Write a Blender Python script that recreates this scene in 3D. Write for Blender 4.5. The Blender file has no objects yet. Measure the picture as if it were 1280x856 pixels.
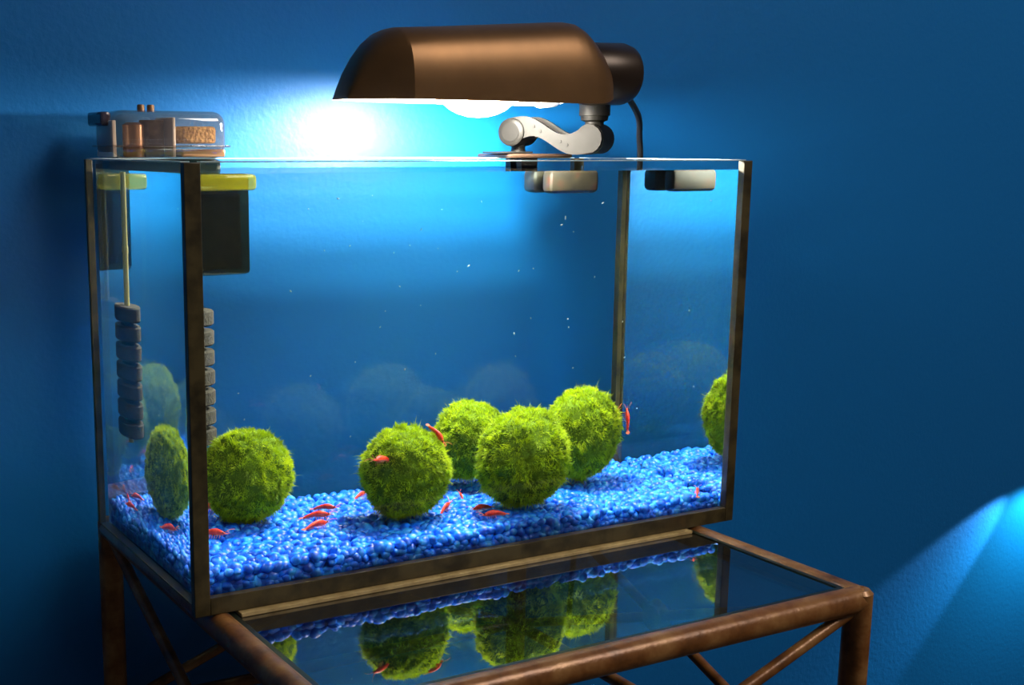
import bpy, bmesh, math, random
import numpy as np
from mathutils import Vector, Matrix, noise
random.seed(7); np.random.seed(7)
SC = bpy.context.scene
COL = SC.collection

# ------------------------------------------------------------------ camera
TANK_L, TANK_D, TANK_H, PANE = 0.353, 0.1655, 0.22, 0.005
CAM_POS = Vector((-0.2017, -0.5564, 0.2271))
yaw, pitch, roll = 0.4996, 0.1852, 0.0027
fwd = Vector((math.sin(yaw)*math.cos(pitch), math.cos(yaw)*math.cos(pitch), -math.sin(pitch)))
rgt = fwd.cross(Vector((0, 0, 1))).normalized(); upv = rgt.cross(fwd)
r2 = math.cos(roll)*rgt + math.sin(roll)*upv; u2 = -math.sin(roll)*rgt + math.cos(roll)*upv
cam_d = bpy.data.cameras.new('camera'); cam = bpy.data.objects.new('camera', cam_d); COL.objects.link(cam)
cam.matrix_world = Matrix(((r2.x, u2.x, -fwd.x, CAM_POS.x), (r2.y, u2.y, -fwd.y, CAM_POS.y), (r2.z, u2.z, -fwd.z, CAM_POS.z), (0, 0, 0, 1)))
cam_d.sensor_width = 36; cam_d.lens = 36*1574.3/1280
cam_d.shift_x = (640-473.25)/1280; cam_d.shift_y = (479.13-428)/1280
cam_d.clip_start = 0.01
SC.camera = cam

# ------------------------------------------------------------------ world, lights, exposure
SC.view_settings.view_transform = 'Standard'; SC.view_settings.look = 'None'
SC.view_settings.exposure = 0.0; SC.view_settings.gamma = 1.0; SC.view_settings.use_curve_mapping = False
cy = SC.cycles
cy.max_bounces = 24; cy.transmission_bounces = 20; cy.transparent_max_bounces = 32; cy.glossy_bounces = 8; cy.diffuse_bounces = 4
cy.sample_clamp_indirect = 4.0; cy.use_denoising = True
wd = bpy.data.worlds.new('room_ambient'); SC.world = wd; wd.use_nodes = True
bg = wd.node_tree.nodes['Background']; bg.inputs[0].default_value = (0.62, 0.74, 0.9, 1); bg.inputs[1].default_value = 0.06
def area_light(name, loc, target, size, power, color):
    d = bpy.data.lights.new(name, 'AREA'); d.size = size; d.energy = power; d.color = color
    o = bpy.data.objects.new(name, d); COL.objects.link(o); o.location = loc
    o.rotation_euler = (Vector(target)-Vector(loc)).to_track_quat('-Z', 'Y').to_euler(); return o
def spot_light(name, loc, target, angle, blend, power, color, radius=0.004):
    d = bpy.data.lights.new(name, 'SPOT'); d.spot_size = math.radians(angle); d.spot_blend = blend; d.energy = power
    d.color = color; d.shadow_soft_size = radius
    o = bpy.data.objects.new(name, d); COL.objects.link(o); o.location = loc
    o.rotation_euler = (Vector(target)-Vector(loc)).to_track_quat('-Z', 'Y').to_euler(); return o
area_light('room_fill', (1.1, -1.0, 1.4), (0.3, 0.15, 0.1), 0.6, 16.0, (1.0, 0.88, 0.76))  # unseen soft fill light, added to lift the ambient level
WALL_Y = 0.214
spot_light('neighbour_lamp_beam', (0.985, WALL_Y-0.022, -0.085), (0.74, WALL_Y+0.012, -0.255), 27, 0.5, 4.5, (0.75, 0.93, 1.0))
spot_light('neighbour_lamp_flood', (1.00, WALL_Y-0.05, -0.085), (0.93, WALL_Y+0.0, -0.25), 88, 0.6, 2.4, (0.35, 1.0, 0.85))
BULB_POWER = 860.0

# ------------------------------------------------------------------ helpers
def new_obj(name, me, mat=None, parent=None):
    o = bpy.data.objects.new(name, me); COL.objects.link(o)
    if mat and not me.materials: me.materials.append(mat)
    if parent: o.parent = parent
    return o
def empty(name, loc=(0, 0, 0)):
    o = bpy.data.objects.new(name, None); COL.objects.link(o); o.location = loc; o.empty_display_size = 0.01; return o
def tag(o, label, cat, group=None, kind=None):
    o['label'] = label; o['category'] = cat
    if group: o['group'] = group
    if kind: o['kind'] = kind
    return o
def smooth(me, ang=35):
    for p in me.polygons: p.use_smooth = True
    me.set_sharp_from_angle(angle=math.radians(ang))
def bm_mesh(bm, name, ang=35):
    bmesh.ops.recalc_face_normals(bm, faces=bm.faces)
    me = bpy.data.meshes.new(name); bm.to_mesh(me); bm.free(); smooth(me, ang); return me
def box_bm(x0, x1, y0, y1, z0, z1, bevel=0.0, seg=2):
    bm = bmesh.new(); bmesh.ops.create_cube(bm, size=1)
    for v in bm.verts:
        v.co = Vector(((x0+x1)/2+v.co.x*(x1-x0), (y0+y1)/2+v.co.y*(y1-y0), (z0+z1)/2+v.co.z*(z1-z0)))
    if bevel > 0: bmesh.ops.bevel(bm, geom=bm.edges[:], offset=bevel, segments=seg, affect='EDGES', profile=0.5)
    return bm
def box(name, x0, x1, y0, y1, z0, z1, mat, parent=None, bevel=0.0, seg=2):
    return new_obj(name, bm_mesh(box_bm(x0, x1, y0, y1, z0, z1, bevel, seg), name, 22), mat, parent)
def tube_bm(pts, rad, seg=12, bm=None, caps=True):
    bm = bm or bmesh.new(); pts = [Vector(p) for p in pts]
    rad = rad if isinstance(rad, (list, tuple)) else [rad]*len(pts)
    rings = []; ref = None
    for i, p in enumerate(pts):
        d = (pts[min(i+1, len(pts)-1)]-pts[max(i-1, 0)]).normalized()
        if ref is None: ref = Vector((0, 0, 1)) if abs(d.z) < .9 else Vector((1, 0, 0))
        a = ref - d*ref.dot(d); a.normalize(); b = d.cross(a); ref = a
        rings.append([bm.verts.new(p+rad[i]*(math.cos(2*math.pi*k/seg)*a+math.sin(2*math.pi*k/seg)*b)) for k in range(seg)])
    for r0, r1 in zip(rings, rings[1:]):
        for k in range(seg): bm.faces.new((r0[k], r0[(k+1) % seg], r1[(k+1) % seg], r1[k]))
    if caps: bm.faces.new(rings[0][::-1]); bm.faces.new(rings[-1])
    return bm
def tube(name, pts, rad, mat, parent=None, seg=12, ang=40):
    return new_obj(name, bm_mesh(tube_bm(pts, rad, seg), name, ang), mat, parent)
def spline(ctrl, n=8):
    c = [Vector(p) for p in ctrl]; c = [c[0]*2-c[1]]+c+[c[-1]*2-c[-2]]; out = []
    for i in range(1, len(c)-2):
        for k in range(n):
            t = k/n; p0, p1, p2, p3 = c[i-1:i+3]
            out.append(0.5*((2*p1)+(p2-p0)*t+(2*p0-5*p1+4*p2-p3)*t*t+(3*p1-p0-3*p2+p3)*t**3))
    out.append(c[-2]); return out

# ------------------------------------------------------------------ materials
def mat(name, color=(.5, .5, .5), rough=.5, metal=0.0, spec=.5, coat=0.0):
    m = bpy.data.materials.new(name); m.use_nodes = True; b = m.node_tree.nodes['Principled BSDF']
    b.inputs['Base Color'].default_value = (*color, 1); b.inputs['Roughness'].default_value = rough
    b.inputs['Metallic'].default_value = metal; b.inputs['Specular IOR Level'].default_value = spec
    b.inputs['Coat Weight'].default_value = coat
    return m
def nn(m, t, **kw):
    n = m.node_tree.nodes.new(t)
    for k, v in kw.items(): setattr(n, k, v)
    return n
def noise_color(m, scale, stops, coord='Object', detail=4, stretch=None, rough_noise=.55):
    nt = m.node_tree; tc = nn(m, 'ShaderNodeTexCoord'); nz = nn(m, 'ShaderNodeTexNoise'); rp = nn(m, 'ShaderNodeValToRGB')
    nz.inputs['Scale'].default_value = scale; nz.inputs['Detail'].default_value = detail; nz.inputs['Roughness'].default_value = rough_noise
    if stretch:
        mp = nn(m, 'ShaderNodeMapping'); mp.inputs['Scale'].default_value = stretch
        nt.links.new(tc.outputs[coord], mp.inputs[0]); nt.links.new(mp.outputs[0], nz.inputs['Vector'])
    else: nt.links.new(tc.outputs[coord], nz.inputs['Vector'])
    e = rp.color_ramp.elements
    while len(e) < len(stops): e.new(.5)
    for el, (p, c) in zip(e, stops): el.position = p; el.color = (*c, 1)
    nt.links.new(nz.outputs['Fac'], rp.inputs[0])
    nt.links.new(rp.outputs[0], nt.nodes['Principled BSDF'].inputs['Base Color'])
    return nz
def bump(m, scale, strength, dist=.001, coord='Object', detail=3):
    nt = m.node_tree; tc = nn(m, 'ShaderNodeTexCoord'); nz = nn(m, 'ShaderNodeTexNoise'); bp = nn(m, 'ShaderNodeBump')
    nz.inputs['Scale'].default_value = scale; nz.inputs['Detail'].default_value = detail
    bp.inputs['Strength'].default_value = strength; bp.inputs['Distance'].default_value = dist
    nt.links.new(tc.outputs[coord], nz.inputs['Vector']); nt.links.new(nz.outputs['Fac'], bp.inputs['Height'])
    nt.links.new(bp.outputs[0], nt.nodes['Principled BSDF'].inputs['Normal'])
def sheet(name, tint, r0=.04, rough=0.0, rmax=1.0, body=None, bodyfac=0):
    """Thin clear sheet: straight-through transparency plus a Schlick reflection (same for both faces)."""
    m = bpy.data.materials.new(name); m.use_nodes = True; nt = m.node_tree; nt.nodes.clear()
    out = nn(m, 'ShaderNodeOutputMaterial'); mx = nn(m, 'ShaderNodeMixShader'); tr = nn(m, 'ShaderNodeBsdfTransparent')
    gl = nn(m, 'ShaderNodeBsdfGlossy'); ge = nn(m, 'ShaderNodeNewGeometry'); dt = nn(m, 'ShaderNodeVectorMath', operation='DOT_PRODUCT')
    ab = nn(m, 'ShaderNodeMath', operation='ABSOLUTE'); om = nn(m, 'ShaderNodeMath', operation='SUBTRACT'); om.inputs[0].default_value = 1
    pw = nn(m, 'ShaderNodeMath', operation='POWER'); pw.inputs[1].default_value = 5
    ma = nn(m, 'ShaderNodeMath', operation='MULTIPLY_ADD'); ma.inputs[1].default_value = rmax-r0; ma.inputs[2].default_value = r0
    tr.inputs[0].default_value = (*tint, 1); gl.inputs['Color'].default_value = (1, 1, 1, 1); gl.inputs['Roughness'].default_value = rough
    l = nt.links.new
    l(ge.outputs['Incoming'], dt.inputs[0]); l(ge.outputs['Normal'], dt.inputs[1]); l(dt.outputs['Value'], ab.inputs[0])
    l(ab.outputs[0], om.inputs[1]); l(om.outputs[0], pw.inputs[0]); l(pw.outputs[0], ma.inputs[0]); l(ma.outputs[0], mx.inputs[0])
    if body:
        df = nn(m, 'ShaderNodeBsdfDiffuse'); df.inputs[0].default_value = (*body, 1); m2 = nn(m, 'ShaderNodeMixShader'); m2.inputs[0].default_value = bodyfac
        l(tr.outputs[0], m2.inputs[1]); l(df.outputs[0], m2.inputs[2]); tr = m2
    l(tr.outputs[0], mx.inputs[1]); l(gl.outputs[0], mx.inputs[2]); l(mx.outputs[0], out.inputs[0])
    return m
M = {}
M['wall'] = mat('blue_wall_paint', (.004, .15, .47), .45, spec=.3); bump(M['wall'], 260, .3, .0009)
M['floor'] = mat('dark_floor', (.05, .035, .02), .6); noise_color(M['floor'], 6, [(.3, (.04, .028, .015)), (.7, (.08, .05, .03))])
M['pane'] = sheet('aquarium_glass', (.975, .99, .985), .010, 0.0, .5)
M['table_glass'] = sheet('table_glass', (.46, .55, .56), .30)
M['acrylic'] = sheet('clear_acrylic', (.78, .68, .60), .10, .02, body=(.36, .31, .34), bodyfac=.08)
M['smoky'] = sheet('smoky_acrylic', (.30, .25, .16), .05, .05, body=(.04, .032, .018), bodyfac=.35)
M['surface'] = sheet('water_surface', (.98, .995, 1.0), .02)
w = bpy.data.materials.new('water'); w.use_nodes = True; w.node_tree.nodes.clear()
g = nn(w, 'ShaderNodeBsdfGlass'); g.inputs['IOR'].default_value = 1.333; g.inputs['Roughness'].default_value = 0; g.inputs['Color'].default_value = (.93, .975, .95, 1)
w.node_tree.links.new(g.outputs[0], nn(w, 'ShaderNodeOutputMaterial').inputs[0]); M['water'] = w
M['rim'] = mat('glass_edge_glint', (.55, .72, .78), .25, spec=.6)  # pale colour imitates light caught in the cut glass edges
M['seam'] = mat('olive_silicone', (.1, .075, .03), .4); noise_color(M['seam'], 70, [(.35, (.03, .022, .007)), (.6, (.09, .068, .024))])
M['rail'] = mat('bronze_wicker', (.25, .13, .06), .32, metal=.15)
noise_color(M['rail'], 60, [(.25, (.06, .022, .006)), (.5, (.27, .105, .028)), (.8, (.5, .26, .09))], detail=6); bump(M['rail'], 220, .3, .0008)
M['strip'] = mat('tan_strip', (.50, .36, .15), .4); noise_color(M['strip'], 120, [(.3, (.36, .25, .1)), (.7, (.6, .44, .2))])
M['pebble'] = mat('blue_pebble', (.006, .1, .85), .22, spec=1.0)
noise_color(M['pebble'], 190, [(.3, (.001, .05, .5)), (.5, (.002, .13, .82)), (.7, (.04, .36, .98))], coord='Generated' if 0 else 'Object', detail=1)  # random blue tones; lightest stop raised to imitate cyan-white highlights
ge = nn(M['pebble'], 'ShaderNodeNewGeometry'); nz = [n for n in M['pebble'].node_tree.nodes if n.type == 'TEX_NOISE'][0]
M['pebble'].node_tree.links.new(ge.outputs['Position'], nz.inputs['Vector'])
M['shade'] = mat('bronze_lamp_metal', (.22, .11, .04), .4, metal=.6); noise_color(M['shade'], 25, [(.3, (.15, .075, .027)), (.7, (.22, .11, .04))])
M['liner'] = mat('white_reflector', (.45, .44, .41), .5)
M['black'] = mat('black_rubber', (.012, .012, .013), .4); M['blackmetal'] = mat('dark_socket', (.035, .02, .012), .35, metal=.4)
M['silver'] = mat('cast_aluminium', (.0045, .0042, .0036), .5, metal=0, spec=.12); bump(M['silver'], 300, .15, .0004)
M['screw'] = mat('dark_screw', (.004, .0038, .0035), .4, spec=.1)
M['jaw'] = mat('brown_rubber_jaw', (.12, .08, .045), .5); noise_color(M['jaw'], 75, [(.3, (.003, .002, .001)), (.55, (.011, .008, .003)), (.75, (.03, .005, .002))])
M['fsponge'] = mat('golden_filter_sponge', (.42, .26, .08), .9); noise_color(M['fsponge'], 300, [(.3, (.22, .12, .03)), (.7, (.6, .4, .14))]); bump(M['fsponge'], 500, .8, .002)
M['bronze'] = mat('brown_impeller_housing', (.26, .14, .07), .3, metal=.3)
M['white'] = mat('white_plastic', (.85, .85, .82), .3)
M['media'] = mat('dark_brown_media', (.10, .07, .04), .8); noise_color(M['media'], 160, [(.3, (.05, .033, .018)), (.7, (.16, .11, .06))])
M['lip'] = sheet('yellow_green_acrylic', (.85, .82, .45), .05, .05, body=(.42, .38, .02), bodyfac=.35)
M['tube'] = sheet('yellowed_tube', (.86, .84, .5), .08, .1)
M['tubecore'] = mat('yellowed_tube_wall', (.62, .56, .2), .35)
M['sponge'] = mat('grey_brown_sponge', (.085, .07, .05), .95); noise_color(M['sponge'], 350, [(.3, (.008, .0065, .004)), (.7, (.028, .023, .014))]); bump(M['sponge'], 600, .7, .001)
M['moss'] = mat('algae_core', (.07, .12, .005), .9, spec=.1)
M['fuzz'] = mat('algae_filament', (.28, .46, .012), .6, spec=.25)
noise_color(M['fuzz'], 70, [(.3, (.13, .20, .004)), (.5, (.36, .50, .005)), (.72, (.6, .68, .008))], detail=3)
_nt = M['fuzz'].node_tree; _tl = nn(M['fuzz'], 'ShaderNodeBsdfTranslucent'); _mx = nn(M['fuzz'], 'ShaderNodeMixShader'); _mx.inputs[0].default_value = .28
_b = _nt.nodes['Principled BSDF']; _nt.links.new(_b.inputs['Base Color'].links[0].from_socket, _tl.inputs[0])
_nt.links.new(_b.outputs[0], _mx.inputs[1]); _nt.links.new(_tl.outputs[0], _mx.inputs[2]); _nt.links.new(_mx.outputs[0], _nt.nodes['Material Output'].inputs[0])
M['shrimp'] = mat('red_shrimp_shell', (.75, .035, .015), .3, spec=.5); noise_color(M['shrimp'], 350, [(.35, (.5, .015, .01)), (.6, (.85, .06, .02))])
M['shrimplight'] = mat('pale_red_shrimp', (.85, .18, .08), .35)
M['eye'] = mat('shrimp_eye', (.01, .006, .006), .15)
bm_ = bpy.data.materials.new('lit_bulb'); bm_.use_nodes = True; bm_.node_tree.nodes.clear()
em = nn(bm_, 'ShaderNodeEmission'); em.inputs[0].default_value = (1.0, .93, .8, 1); em.inputs[1].default_value = BULB_POWER
bm_.node_tree.links.new(em.outputs[0], nn(bm_, 'ShaderNodeOutputMaterial').inputs[0]); M['bulb'] = bm_

# ------------------------------------------------------------------ setting
wo = box('wall_back', -1.6, 2.2, WALL_Y, WALL_Y+.1, -.55, 1.9, M['wall']); wo['kind'] = 'structure'; wo['label'] = 'blue painted wall with orange-peel texture'
fo = box('floor', -1.6, 2.2, -2.0, WALL_Y, -.6, -.55, M['floor']); fo['kind'] = 'structure'; fo['label'] = 'dark floor under the side table'

# ------------------------------------------------------------------ side table
XL, XR, YF, YB, RR = .0141, .3249, -.1218, .19, .0072
tb = empty('side_table', (XL, YF, -.55)); tag(tb, 'bronze metal side table with glass top and crossed braces under the aquarium', 'table')
def tpart(o): o.parent = tb; o.matrix_parent_inverse = Matrix.Translation(-tb.location); return o
RZ = -.007
for a, b in (((XL, YF, RZ), (XR, YF, RZ)), ((XL, YB, RZ), (XR, YB, RZ)), ((XL, YF, RZ), (XL, YB, RZ)), ((XR, YF, RZ), (XR, YB, RZ))):
    tpart(tube('top_rail', [Vector(a).lerp(Vector(b), t/12) for t in range(13)], RR, M['rail'], seg=16))
for x in (XL, XR):
    for y in (YF, YB):
        tpart(tube('leg', [(x, y, RZ+.006), (x, y, RZ+.004), (x, y, -.2), (x, y, -.55)], [RR*.75, RR*1.02, RR*1.02, RR*1.02], M['rail'], seg=16))
LZ = -.128
for a, b in (((XL, YF), (XR, YF)), ((XL, YB), (XR, YB)), ((XL, YF), (XL, YB)), ((XR, YF), (XR, YB))):
    tpart(tube('lower_rail', [(*a, LZ), (*b, LZ)], .0042, M['rail']))
    A0, B0 = Vector((*a, RZ-.004)), Vector((*b, LZ)); A1, B1 = Vector((*a, LZ)), Vector((*b, RZ-.004))
    for s, e in ((A0, B0), (A1, B1)):
        tpart(tube('brace', [s.lerp(e, t/8) for t in range(9)], .0034, M['rail']))
    c = (A0+B0)/2; n = Vector((0, 1, 0)) if a[1] == b[1] else Vector((1, 0, 0)); t1 = Vector((0, 0, 1)); t2 = n.cross(t1)
    bm = tube_bm([c-n*.006, c-n*.0045, c+n*.0045, c+n*.006], [.004, .0085, .0085, .004], 16)
    for k in range(6):
        ang = k*math.pi/3; q = c+.0085*(math.cos(ang)*t1+math.sin(ang)*t2)
        bmesh.ops.create_icosphere(bm, subdivisions=2, radius=.0036, matrix=Matrix.Translation(q))
    tpart(new_obj('rosette', bm_mesh(bm, 'rosette'), M['rail']))
tpart(box('glass_top', XL+RR*.8, XR-RR*.8, YF+RR*.8, YB-RR*.8, -.0075, -.0022, M['table_glass'], bevel=.0006))
tpart(box('glass_edge_seal', XL+RR*.7, XR-RR*.7, YF+RR*.62, YF+RR*1.05, -.0085, -.0016, mat('dark_green_seal', (.012, .02, .012), .3)))
for x, s in ((XL, 1), (XR, -1)):
    x0, x1 = sorted((x+s*RR*.62, x+s*RR*1.02))
    tpart(box('glass_edge_seal', x0, x1, YF+RR, YB-RR, -.0085, -.0016, bpy.data.materials['dark_green_seal']))
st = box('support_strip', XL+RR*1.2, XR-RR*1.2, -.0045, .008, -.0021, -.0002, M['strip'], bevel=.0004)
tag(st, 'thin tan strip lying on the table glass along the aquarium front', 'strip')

# ------------------------------------------------------------------ aquarium
L, D, H, P = TANK_L, TANK_D, TANK_H, PANE
aq = empty('aquarium', (0, 0, 0)); tag(aq, 'rectangular frameless glass aquarium with olive silicone seams, standing on the side table', 'aquarium')
SW = .0082
box('front_pane', SW, L-.0065, 0, P, .009, H, M['pane'], aq, .0004, 1)
box('back_pane', .0042, L-.0085, D-P, D, P, H, M['pane'], aq, .0004, 1)
box('side_pane', 0, P, P+.0002, D-P-.0002, .006, H, M['pane'], aq, .0004, 1)
box('side_pane', L-P, L, P+.0002, D-P-.0002, .006, H, M['pane'], aq, .0004, 1)
box('base_pane', 0, L, P+.0001, D, 0, P, M['pane'], aq, .0003, 1)
box('corner_seam', 0, SW, 0, P, 0, H, M['seam'], aq, .0004)
box('corner_seam', L-.0065, L, 0, P, 0, H, M['seam'], aq, .0004)
box('corner_seam', 0, .0040, D-.0035, D, P, H, M['seam'], aq, .0004)
box('corner_seam', L-.0085, L, D-P, D, P, H, M['seam'], aq, .0004)
box('bottom_seam', SW, L-.0065, 0, P, 0, .0088, M['seam'], aq, .0004)
box('bottom_seam', 0, P, P+.0002, D-P-.0002, .0002+P, .0058, M['seam'], aq)
box('bottom_seam', L-P, L, P+.0002, D-P-.0002, .0002+P, .0058, M['seam'], aq)
for nm, a_ in (('front', (SW, L-.0065, .0002, P-.0002)), ('back', (.0042, L-.0085, D-P+.0002, D-.0002)), ('left', (.0002, P-.0002, P+.0004, D-P-.0004)), ('right', (L-P+.0002, L-.0002, P+.0004, D-P-.0004))):
    box('rim_glint_strip', *a_, H+.00005, H+.0006, M['rim'], aq)  # pale strips painted as the bright streak along the pane tops
# water: refracting sides, clear surface
e = .0003; WZ = .2148
x0, x1, y0, y1, z0 = P+e, L-P-e, P+e, D-P-e, P+e
me = bpy.data.meshes.new('water')
me.from_pydata([(x0, y0, z0), (x1, y0, z0), (x1, y1, z0), (x0, y1, z0), (x0, y0, WZ), (x1, y0, WZ), (x1, y1, WZ), (x0, y1, WZ)], [],
               [(3, 2, 1, 0), (0, 1, 5, 4), (1, 2, 6, 5), (2, 3, 7, 6), (3, 0, 4, 7), (4, 5, 6, 7)])
me.materials.append(M['water']); me.materials.append(M['surface']); me.polygons[5].material_index = 1
wt = new_obj('aquarium_water', me); tag(wt, 'clear water filling the aquarium almost to the rim', 'water', kind='stuff')

# ------------------------------------------------------------------ gravel
def gh(x, y): return .0205 - .004*(x/L) + .0022*noise.noise(Vector((x*28, y*28, 3.1)))
def pebble_mesh(i, sub):
    bm = bmesh.new(); bmesh.ops.create_icosphere(bm, subdivisions=sub, radius=1)
    for v in bm.verts:
        n = 1+.22*noise.noise(v.co*1.1+Vector((i*7.3, i, 0))); v.co *= n
    return bm_mesh(bm, 'gravel_pebble', 180)
variants = [pebble_mesh(i, 2) for i in range(8)]
for v in variants: v.materials.append(M['pebble'])
lo = bmesh.new(); bmesh.ops.create_icosphere(lo, subdivisions=2, radius=1); lo.verts.index_update(); LV = np.array([v.co for v in lo.verts]); LF = np.array([[v.index for v in f.verts] for f in lo.faces]); lo.free()
peb = []
SP = .0055
for layer, dz in ((0, -.0022), (1, -.0058), (2, -.0095), (3, -.0125)):
    yy = y0+.003+random.random()*.001
    while yy < y1-.0025:
        xx = x0+.003+random.random()*.003
        while xx < x1-.003:
            edge = min(xx-x0, yy-y0, x1-xx, y1-yy)
            if layer < 2 or edge < .014:
                X, Y = xx+random.uniform(-.0016, .0016), yy+random.uniform(-.0016, .0016)
                s = random.uniform(.75, 1.3)
                a, b, c = .0041*s*random.uniform(.8, 1.15), .0033*s*random.uniform(.8, 1.15), .0025*s*random.uniform(.85, 1.2)
                m = max(a, b)*1.02
                X = min(max(X, x0+m), x1-m); Y = min(max(Y, y0+m), y1-m)
                peb.append((X, Y, max(gh(X, Y)+dz+random.uniform(-.0011, .0011), z0+.004), a, b, c, random.uniform(0, 6.28), random.gauss(0, .35), random.gauss(0, .35), layer))
            xx += SP
        yy += SP*.9
def pkey(p):
    d = (Vector(p[:3])-CAM_POS).length
    vis = p[9] == 0 or p[1] < .012
    return (0 if vis else 1, d)
peb.sort(key=pkey)
for i, (X, Y, Z, a, b, c, rz, rx, ry, ly) in enumerate(peb[:300]):
    o = bpy.data.objects.new('gravel_pebble', variants[i % 8]); COL.objects.link(o)
    o.location = (X, Y, Z); o.scale = (a, b, c); o.rotation_euler = (rx, ry, rz)
    tag(o, 'glossy blue pebble near the front glass of the aquarium', 'pebble', 'blue pebbles nearest the front glass')
vs, fs = [], []
for (X, Y, Z, a, b, c, rz, rx, ry, ly) in peb[300:]:
    R = np.array(Matrix.Rotation(rz, 3, 'Z') @ Matrix.Rotation(ry, 3, 'Y') @ Matrix.Rotation(rx, 3, 'X'))
    k = 1+.15*np.sin(LV[:, 0]*2.1+X*900)*np.cos(LV[:, 1]*1.7+Y*700)
    vs.append((LV*k[:, None]*[a, b, c]) @ R.T+[X, Y, Z]); fs.append(LF+len(LV)*len(fs))
VV = np.concatenate(vs); FF = np.concatenate(fs)
nb = len(VV)
bed = [(x0+.002, y0+.002), (x1-.002, y0+.002), (x1-.002, y1-.002), (x0+.002, y1-.002)]
VV = VV.tolist()+[(x, y, z) for z in (z0+.0005, z0+.006) for x, y in bed]
FF = FF.tolist()+[[nb+i for i in q] for q in ((0, 3, 2, 1), (4, 5, 6, 7), (0, 1, 5, 4), (1, 2, 6, 5), (2, 3, 7, 6), (3, 0, 4, 7))]
me = bpy.data.meshes.new('gravel_bed'); me.from_pydata(VV, [], FF); smooth(me, 80)
go = new_obj('gravel_bed', me, M['pebble']); tag(go, 'bed of small glossy blue gravel covering the aquarium bottom', 'gravel', kind='stuff')

# ------------------------------------------------------------------ moss balls
def moss_ball(c, r, seed, label, squash=(1, 1, 1)):
    rng = np.random.RandomState(seed); off = Vector((seed*3.7, seed*1.3, 0))
    def surf(d):
        n = .075*noise.noise(d*1.6+off)+.05*noise.noise(d*4.2+off)+.03*noise.noise(d*9+off)
        return r*(.93+n)
    bm = bmesh.new(); bmesh.ops.create_icosphere(bm, subdivisions=5, radius=1)
    for v in bm.verts:
        d = v.co.normalized(); q = d*(surf(d)+r*.012*noise.noise(d*26+off)); v.co = Vector((q.x*squash[0], q.y*squash[1], q.z*squash[2]))
    o = new_obj('moss_ball', bm_mesh(bm, 'moss_ball', 180), M['moss']); o.location = c
    tag(o, label, 'moss ball', 'green moss balls in the aquarium')
    N = 26000
    dd = rng.normal(size=(N, 3)); dd /= np.linalg.norm(dd, axis=1)[:, None]
    V = np.zeros((N, 5, 3)); 
    for i in range(N):
        d = Vector(dd[i]); base = d*(surf(d)*.985)
        fl = noise.noise_vector(d*5.5+off)*1.0+noise.noise_vector(d*13+off)*.6
        tuft = max(.25, .8+1.1*noise.noise(d*7+off*2))
        dr = (d*.75+fl+Vector(rng.normal(size=3))*.28); dr -= d*min(0, dr.dot(d)-.12); dr.normalize()
        ln = r*.115*tuft*rng.uniform(.5, 1.25)
        if rng.rand() < .02: ln *= 1.7; dr = (d+dr*.4).normalized()
        sd = dr.cross(Vector(rng.normal(size=3))).normalized()*r*.0055
        mid = base+dr*ln*.5+d*ln*.06; tip = base+dr*ln-Vector((0, 0, ln*.12))
        for k, q in enumerate((base-sd, base+sd, mid+sd*.8, mid-sd*.8, tip)): V[i, k] = (q.x*squash[0], q.y*squash[1], q.z*squash[2])
    F = []
    for i in range(N):
        b = 5*i; F.append((b, b+1, b+2, b+3)); F.append((b+3, b+2, b+4))
    me = bpy.data.meshes.new('algae_fuzz'); me.from_pydata(V.reshape(-1, 3).tolist(), [], F)
    for p in me.polygons: p.use_smooth = True
    fz = new_obj('algae_fuzz', me, M['fuzz'], o); fz['kind'] = 'stuff'
    return o
moss_ball((.0600, .1045, .0470), .0268, 1, 'large moss ball at the left, nearest the aquarium corner and the sponge filter', (1.02, 1, 1.02))
moss_ball((.1441, .0628, .0465), .0280, 2, 'moss ball in the middle with two red shrimps on its top', (1, 1, .97))
moss_ball((.2165, .1290, .0475), .0262, 3, 'rear moss ball partly hidden behind the two in front of it', (1, 1, .98))
moss_ball((.2155, .0440, .0495), .0305, 4, 'biggest moss ball in front of the rear one, right of centre', (1, 1, 1))
moss_ball((.2829, .0940, .0500), .0280, 5, 'rightmost moss ball standing beside the back corner post', (.97, 1, 1.08))

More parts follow.
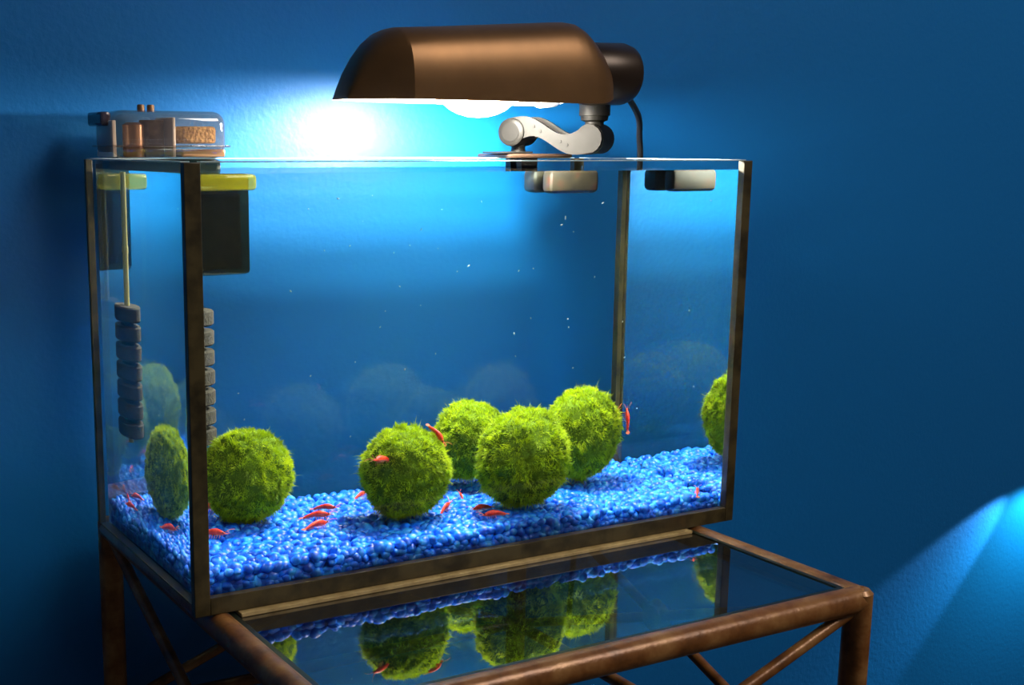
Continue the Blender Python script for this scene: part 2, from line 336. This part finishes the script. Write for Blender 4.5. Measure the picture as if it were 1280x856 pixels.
# ------------------------------------------------------------------ red shrimps
def shrimp_proto():
    root = empty('red_shrimp')
    n = 17; bm = bmesh.new(); rings = []
    for i in range(n):
        t = i/(n-1)                       # 0 rostrum .. 1 tail
        x = .0068-.0138*t; z = .0017+.0012*math.sin(t*math.pi*.9)-.0010*t*t
        rr = .0017*(math.sin(min(1, t*2.4+.12)*math.pi/2))*(1-.62*max(0, t-.35)/.65)
        if t > .4: rr *= 1+.07*math.cos((t-.4)*62)
        rings.append([bm.verts.new((x, rr*.72*math.cos(a), z+rr*math.sin(a))) for a in [2*math.pi*k/10 for k in range(10)]])
    for a, b in zip(rings, rings[1:]):
        for k in range(10): bm.faces.new((a[k], a[(k+1) % 10], b[(k+1) % 10], b[k]))
    bm.faces.new(rings[0][::-1]); bm.faces.new(rings[-1])
    new_obj('body', bm_mesh(bm, 'shrimp_body', 60), M['shrimp'], root)
    bm = bmesh.new()
    for k, a in enumerate((-.55, -.28, 0, .28, .55)):
        d = Vector((-math.cos(a), math.sin(a), -.12)); s = Vector((-d.y, d.x, 0)).normalized()*.0005; b0 = Vector((-.0066, 0, .0014))
        u = Vector((0, 0, .00012))
        pts = [b0+d*.0002, b0+d*.0018+s, b0+d*.0028, b0+d*.0018-s]
        t_, b_ = [bm.verts.new(p+u) for p in pts], [bm.verts.new(p-u) for p in pts]
        bm.faces.new(t_); bm.faces.new(b_[::-1])
        for q in range(4): bm.faces.new((t_[q], b_[q], b_[(q+1) % 4], t_[(q+1) % 4]))
    new_obj('tail_fan', bm_mesh(bm, 'tail_fan'), M['shrimplight'], root)
    bm = bmesh.new()
    for s in (-1, 1):
        tube_bm(spline([(.0064, s*.0004, .0022), (.0085, s*.0016, .0034), (.0105, s*.0034, .0032)], 3), [.00012]*6+[.00005], 5, bm)
        tube_bm([(.0066, s*.0003, .0019), (.0088, s*.0010, .0017)], [.00014, .00005], 5, bm)
    new_obj('antennae', bm_mesh(bm, 'antennae'), M['shrimplight'], root)
    bm = bmesh.new()
    for s in (-1, 1):
        for k in range(5):
            x = .0042-.0013*k; tube_bm([(x, s*.0006, .0012), (x+.0005, s*.0017, .0009), (x+.0002, s*.0021, -.0002)], [.00017, .00013, .00006], 5, bm)
        for k in range(4):
            x = -.0022-.001*k; tube_bm([(x, s*.0004, .0012), (x-.0004, s*.0006, .0001)], [.0002, .00008], 5, bm)
    new_obj('legs', bm_mesh(bm, 'legs'), M['shrimplight'], root)
    for s in (-1, 1):
        bm = bmesh.new(); bmesh.ops.create_icosphere(bm, subdivisions=1, radius=.00042, matrix=Matrix.Translation((.0060, s*.0010, .0024)))
        new_obj('eye', bm_mesh(bm, 'eye'), M['eye'], root)
    return root
proto = shrimp_proto()
def gz(x, y): return gh(x, y)+.0008
SH = [  # x, y, z(None=gravel), yaw deg, pitch deg, roll, scale, label
    ((.1714, .0605+.004, None), 40, 18, 0, 1.05, 'red shrimp on the gravel just right of the middle moss ball, tilted upwards'),
    ((.1900, .0500, None), 185, 0, 0, .95, 'darker red shrimp in the shadow left of the biggest moss ball, the farther of two'),
    ((.1895, .0300, None), 170, 0, 0, 1.05, 'orange-red shrimp in front of the biggest moss ball, the nearer of two'),
    ((.1080, .1060, None), -30, 0, 0, 1.0, 'topmost of the three red shrimps clustered on the gravel right of the left moss ball'),
    ((.0958, .0849, None), -12, 0, 0, 1.15, 'middle one of the three red shrimps clustered right of the left moss ball'),
    ((.0884, .0632, None), 20, 0, 0, 1.15, 'lowest of the three red shrimps clustered right of the left moss ball'),
    ((.1388, .1270, None), 30, 10, 0, .9, 'red shrimp on the gravel behind the middle moss ball, at its left edge'),
    ((.0310, .0760, None), -40, 0, 0, 1.15, 'red shrimp on the gravel in front of the left moss ball, near the corner post'),
    ((.3300, .0095, None), 60, 10, 0, .85, 'red shrimp on the gravel in the front right corner of the aquarium'),
    ((.1930, .0900, None), 90, 30, 0, .6, 'tiny red shrimp in the gap between the middle moss ball and the rear one'),
    ((.0230, .1330, None), 120, 0, 0, 1.0, 'red shrimp in the rear left corner under the sponge filter, leftmost of all'),
    ((.0330, .1480, None), 60, 0, 0, .9, 'red shrimp by the back glass below the sponge filter, behind the leftmost shrimp'),
    ((.0500, .1480, None), 140, 0, 0, 1.0, 'red shrimp behind the left moss ball, close to the back glass'),
]
specs = [(p, yw, pt, rl, sc, lb) for p, yw, pt, rl, sc, lb in SH]
specs += [((.1235, .0445, .0565), 205, 8, 35, 1.15, 'red shrimp clinging to the upper left front of the middle moss ball'),
          ((.1600, .0545, .0660), -60, -40, 0, 1.05, 'red shrimp climbing the upper right of the middle moss ball'),
          ((.3435, .1570, .0440), 90, 78, 0, 1.1, 'red shrimp hanging upright on the glass by the back right corner post')]
for i, (p, yw, pt, rl, sc, lb) in enumerate(specs):
    if i == 0: o = proto
    else:
        o = proto.copy(); COL.objects.link(o)
        for ch in list(proto.children): c = ch.copy(); COL.objects.link(c); c.parent = o
    z = gz(p[0], p[1]) if p[2] is None else p[2]
    o.location = (p[0], p[1], z); o.rotation_euler = (math.radians(rl), math.radians(-pt), math.radians(yw)); o.scale = (sc,)*3
    tag(o, lb, 'shrimp', 'red cherry shrimps')

# ------------------------------------------------------------------ drifting specks
bm = bmesh.new(); rs = random.Random(3)
for k in range(46):
    p_ = Vector((rs.uniform(.06, .33), rs.uniform(.03, .15), rs.uniform(.05, .205)))
    bmesh.ops.create_icosphere(bm, subdivisions=1, radius=rs.uniform(.00025, .0005), matrix=Matrix.Translation(p_) @ Matrix.Rotation(rs.uniform(0, 3), 4, 'Y') @ Matrix.Diagonal((rs.uniform(1, 2.6), 1, 1, 1)))
sp = new_obj('drifting_specks', bm_mesh(bm, 'drifting_specks'), mat('pale_speck', (.30, .36, .34), .6))
tag(sp, 'tiny pale specks drifting in the aquarium water', 'specks', kind='stuff')

# ------------------------------------------------------------------ hang-on filter
hf = empty('hang_on_filter', (.04, D+.02, .13)); tag(hf, 'clear plastic hang-on filter with golden sponge hooked over the back left rim', 'filter')
def fpart(o, par=None):
    o.parent = par or hf
    if par is None: o.matrix_parent_inverse = Matrix.Translation(-hf.location)
    return o
FY0, FY1 = D+.0012, D+.031; FX0, FX1 = .0150, .0850
fpart(box('reservoir', FX0, FX1, FY0, FY1, .154, .2200, M['smoky'], bevel=.003))
fpart(box('media_block', FX0+.004, FX1-.004, FY0+.004, FY1-.004, .157, .201, M['media'], bevel=.002))
fpart(box('hanging_lip', FX0-.008, .0825, D-P-.014, D-P-.001, .2030, .2122, M['lip'], bevel=.0025))
fpart(box('lid', FX0, FX1, D-.010, FY1, .2204, .2478, M['acrylic'], bevel=.0075, seg=5))
fpart(box('lid_rim', FX0-.0008, FX1+.0008, D-.0108, FY1+.0008, .2268, .2280, M['acrylic'], bevel=.0004))
fpart(box('end_cap', FX0-.0030, FX0+.0030, D+.004, FY1+.001, .2390, .2470, mat('smoky_violet_cap', (.06, .055, .09), .15), bevel=.0015))
fpart(box('end_panel', FX0+.0012, FX0+.0034, D-.004, FY1-.003, .2212, .2420, M['white'], bevel=.0005))
fpart(tube('impeller_housing', [(.031, D+.004, .2212), (.031, D+.004, .2395), (.031, D+.004, .241)], [.0062, .0062, .004], M['bronze'], seg=20))
fpart(tube('media_roll', [(.0435, D+.008, .2212), (.0435, D+.008, .2425)], .0072, M['media'], seg=20))
fpart(box('divider', .0515, .0535, D-.006, FY1-.006, .2212, .2440, M['white'], bevel=.0006))
fpart(box('filter_sponge', .0570, .0790, D-.006, FY1-.006, .2290, .2390, M['fsponge'], bevel=.002))
fpart(box('sponge_tray', .0565, .0835, D-.008, FY1-.005, .2212, .2258, M['bronze'], bevel=.001))
for x in (.0380, .0440): fpart(tube('valve_stub', [(x, D+.010, .2472), (x, D+.010, .2508), (x, D+.010, .2515)], [.0022, .0022, .0016], M['bronze'], seg=14))
SX, SY = .0360, .1415
tu = fpart(tube('intake_tube', spline([(SX, SY, .2132), (SX, SY, .2120), (SX, SY, .2100), (SX, SY, .19), (SX, SY, .058)], 5), .0034, M['tubecore'], seg=14))
fpart(tube('tube_joint', [(SX, SY, .168), (SX, SY, .1715)], .0040, M['tubecore'], seg=14))
core = fpart(tube('prefilter_core', [(SX, SY, .0615), (SX, SY, .1375)], .0085, M['sponge'], seg=20))
for k in range(7):
    zc = .0665+k*.0112
    bm = tube_bm([(SX, SY, zc-.0043), (SX, SY, zc-.0034), (SX, SY, zc+.0034), (SX, SY, zc+.0043)], [.0155, .0165, .0165, .0155], 28)
    d = new_obj('sponge_disc', bm_mesh(bm, 'sponge_disc'), M['sponge']); d.parent = core
    core_w = Matrix.Translation(-hf.location); d.matrix_parent_inverse = Matrix.Identity(4)

# ------------------------------------------------------------------ clip lamp
cl = empty('clip_lamp', (.30, D, .2204)); tag(cl, 'brown metal clip lamp with lit bulb, clamped to the back rim of the aquarium', 'lamp')
def lpart(o, par=None):
    if par: o.parent = par
    else: o.parent = cl; o.matrix_parent_inverse = Matrix.Translation(-cl.location)
    return o
YC = .113
ST = [(.1375, .2562, .2545, .010), (.1395, .2630, .2545, .0113), (.1435, .2720, .2545, .0137), (.1490, .2805, .2545, .0168), (.1555, .2880, .2545, .0204), (.1625, .2932, .2545, .0243),
      (.1690, .2958, .2545, .0280), (.1712, .2963, .2545, .029), (.20, .2982, .2544, .029), (.24, .3012, .2543, .029), (.28, .3042, .2542, .029), (.290, .3048, .2542, .029), (.297, .3042, .2542, .029),
      (.303, .3012, .2543, .0287), (.309, .2960, .2546, .0278), (.315, .2890, .2556, .026), (.3195, .2820, .2575, .0235), (.3225, .2750, .2605, .0195), (.3232, .2720, .2630, .016)]
def shade_bm(inset):
    bm = bmesh.new(); rings = []; n = 24
    for x, t, b, w_ in ST:
        w2, t2 = w_-inset, t-inset
        xx = x+inset if x < .2 else x-inset
        rings.append([bm.verts.new((xx, YC-w2*math.copysign(abs(math.cos(a))**.72, math.cos(a)), b+max(t2-b, .0003)*abs(math.sin(a))**.72)) for a in [math.pi*k/n for k in range(n+1)]])
    for r0, r1 in zip(rings, rings[1:]):
        for k in range(n): bm.faces.new((r0[k], r0[k+1], r1[k+1], r1[k]))
    bm.faces.new(rings[-1]); bm.faces.new(rings[0][::-1]); return bm
sh = lpart(new_obj('shade', bm_mesh(shade_bm(0), 'lamp_shade', 19), M['shade']))
lpart(new_obj('reflector_liner', bm_mesh(shade_bm(.0012), 'reflector_liner', 32), M['liner']))
# bulb: squat lit globe lying along the shade, with its base
bm = bmesh.new(); bmesh.ops.create_uvsphere(bm, u_segments=20, v_segments=12, radius=1)
for v in bm.verts: v.co = Vector((.2330+v.co.x*.0275, YC+v.co.y*.0165, .2620+v.co.z*.0165))
lpart(new_obj('bulb', bm_mesh(bm, 'bulb', 180), M['bulb']))
lpart(tube('bulb_base', [(.2590, YC, .2645), (.266, YC, .2655), (.280, YC, .2660)], [.010, .0115, .0115], M['white'], seg=20))
lpart(tube('socket_collar', [(.2775, YC, .2660), (.279, YC, .2660), (.289, YC, .2668), (.2905, YC, .2668)], [.0125, .0142, .0142, .0125], M['white'], seg=24))
so = lpart(tube('socket', [(.300, YC, .2738), (.316, YC, .2740), (.343, YC, .2746), (.3480, YC, .2748), (.3500, YC, .2748)], [.015, .0198, .0198, .0182, .0135], M['blackmetal'], seg=28))
NX, NY = .3290, .1200
lpart(tube('neck', [(NX, NY, .2385), (NX, NY, .2440), (NX, NY, .2450), (NX, NY, .2478), (NX, NY, .2480), (NX, NY, .2545), (NX, NY, .2560), (NX, NY, .262)], [.0062, .0062, .0088, .0092, .0102, .0102, .0108, .0108], M['silver'], seg=24))
ax = Vector((.85, .527, 0)).normalized(); ud = Vector((.527, -.85, 0)).normalized(); zu = Vector((0, 0, 1))
B1 = Vector((.2985, .1630, .2375)); B2 = Vector((NX, NY, .2330))
span = (B2-B1).dot(ud)
def barrel(name, c, r, h0, h1):
    o = lpart(tube(name, [c+ax*h0, c+ax*(h0+.0008), c+ax*(h1-.0008), c+ax*h1], [r*.88, r, r, r*.88], M['silver'], seg=28)); return o
bl = barrel('pivot_barrel', B1, .0092, -.0135, .0135); 
lpart(tube('pivot_cap', [B1-ax*.0139, B1-ax*.0132], .0062, M['screw'], seg=20))
b2 = barrel('pivot_barrel', B2, .0098, -.0090, .0135)
lpart(tube('pivot_cap', [B2-ax*.0125, B2-ax*.0118], .0018, M['screw'], seg=12))
def link(off, th):
    bm = bmesh.new(); n = 16; top, bot = [], []
    for k in range(n+1):
        t = k/n; u = span*t; c = B1+ud*u; zc = B1.z+(B2.z-B1.z)*t + .0045*math.sin(2*math.pi*t)
        hw = .0095-.0048*math.sin(math.pi*t)
        top.append((c, zc+hw)); bot.append((c, zc-hw))
    out = [Vector((c.x, c.y, z)) for c, z in top]
    for k in range(1, 8):
        a = math.pi/2-math.pi*k/8; out.append(Vector((B2.x, B2.y, B2.z))+ud*.0095*math.cos(a)+zu*.0095*math.sin(a))
    out += [Vector((c.x, c.y, z)) for c, z in bot[::-1]]
    for k in range(1, 8):
        a = -math.pi/2-math.pi*k/8; out.append(Vector((B1.x, B1.y, B1.z))+ud*.0095*math.cos(a)+zu*.0095*math.sin(a))
    f0 = [bm.verts.new(p+ax*off) for p in out]; f1 = [bm.verts.new(p+ax*(off+th)) for p in out]
    bm.faces.new(f0); bm.faces.new(f1[::-1]); m_ = len(out)
    for k in range(m_): bm.faces.new((f0[k], f1[k], f1[(k+1) % m_], f0[(k+1) % m_]))
    return lpart(new_obj('link_plate', bm_mesh(bm, 'link_plate'), M['silver']))
lk = link(-.0115, .0028); link(.0088, .0028)
for t in (.30, .39, .66, .75):
    c = B1+ud*span*t+zu*((B2.z-B1.z)*t+.0045*math.sin(2*math.pi*t)+(.0006 if t in (.30, .66) else -.0006))
    lpart(tube('link_screw', [c-ax*.0120, c-ax*.0112], .0011, M['screw'], seg=10))
# clip plate, post and jaws gripping the back pane
lpart(tube('clip_post', [B1-zu*.0165, B1-zu*.012, B1-zu*.007], [.0070, .0048, .0044], M['silver'], seg=18))
lpart(box('clip_plate', .2800, .3300, D-.022, D+.020, .2204, .2232, M['blackmetal'], bevel=.0012))
lpart(box('clip_tongue', .2750, .3000, D-.018, D+.006, .2234, .2246, M['silver'], bevel=.0005))
lpart(box('clip_strap', .2950, .3080, D-P-.0070, D-P-.0010, .2120, .2204, M['silver']))
lpart(box('clip_jaw', .2800, .3180, D-P-.0150, D-P-.0010, .1985, .2135, M['jaw'], bevel=.0035, seg=3))
lpart(box('clip_strap', .2950, .3080, D+.0010, D+.0070, .2120, .2204, M['silver']))
lpart(box('clip_jaw', .2800, .3180, D+.0010, D+.0150, .1985, .2135, M['jaw'], bevel=.0035, seg=3))
lpart(tube('power_cord', spline([(.3485, YC+.004, .2640), (.3620, .1260, .2600), (.3830, .1400, .2480), (.3980, .1560, .2340), (.4060, .1640, .2200), (.4075, .1680, .2000), (.4000, .1760, .1), (.3760, .1840, -.05), (.3680, .1870, -.3), (.3720, .19, -.545)], 8), .0022, M['black'], seg=10))
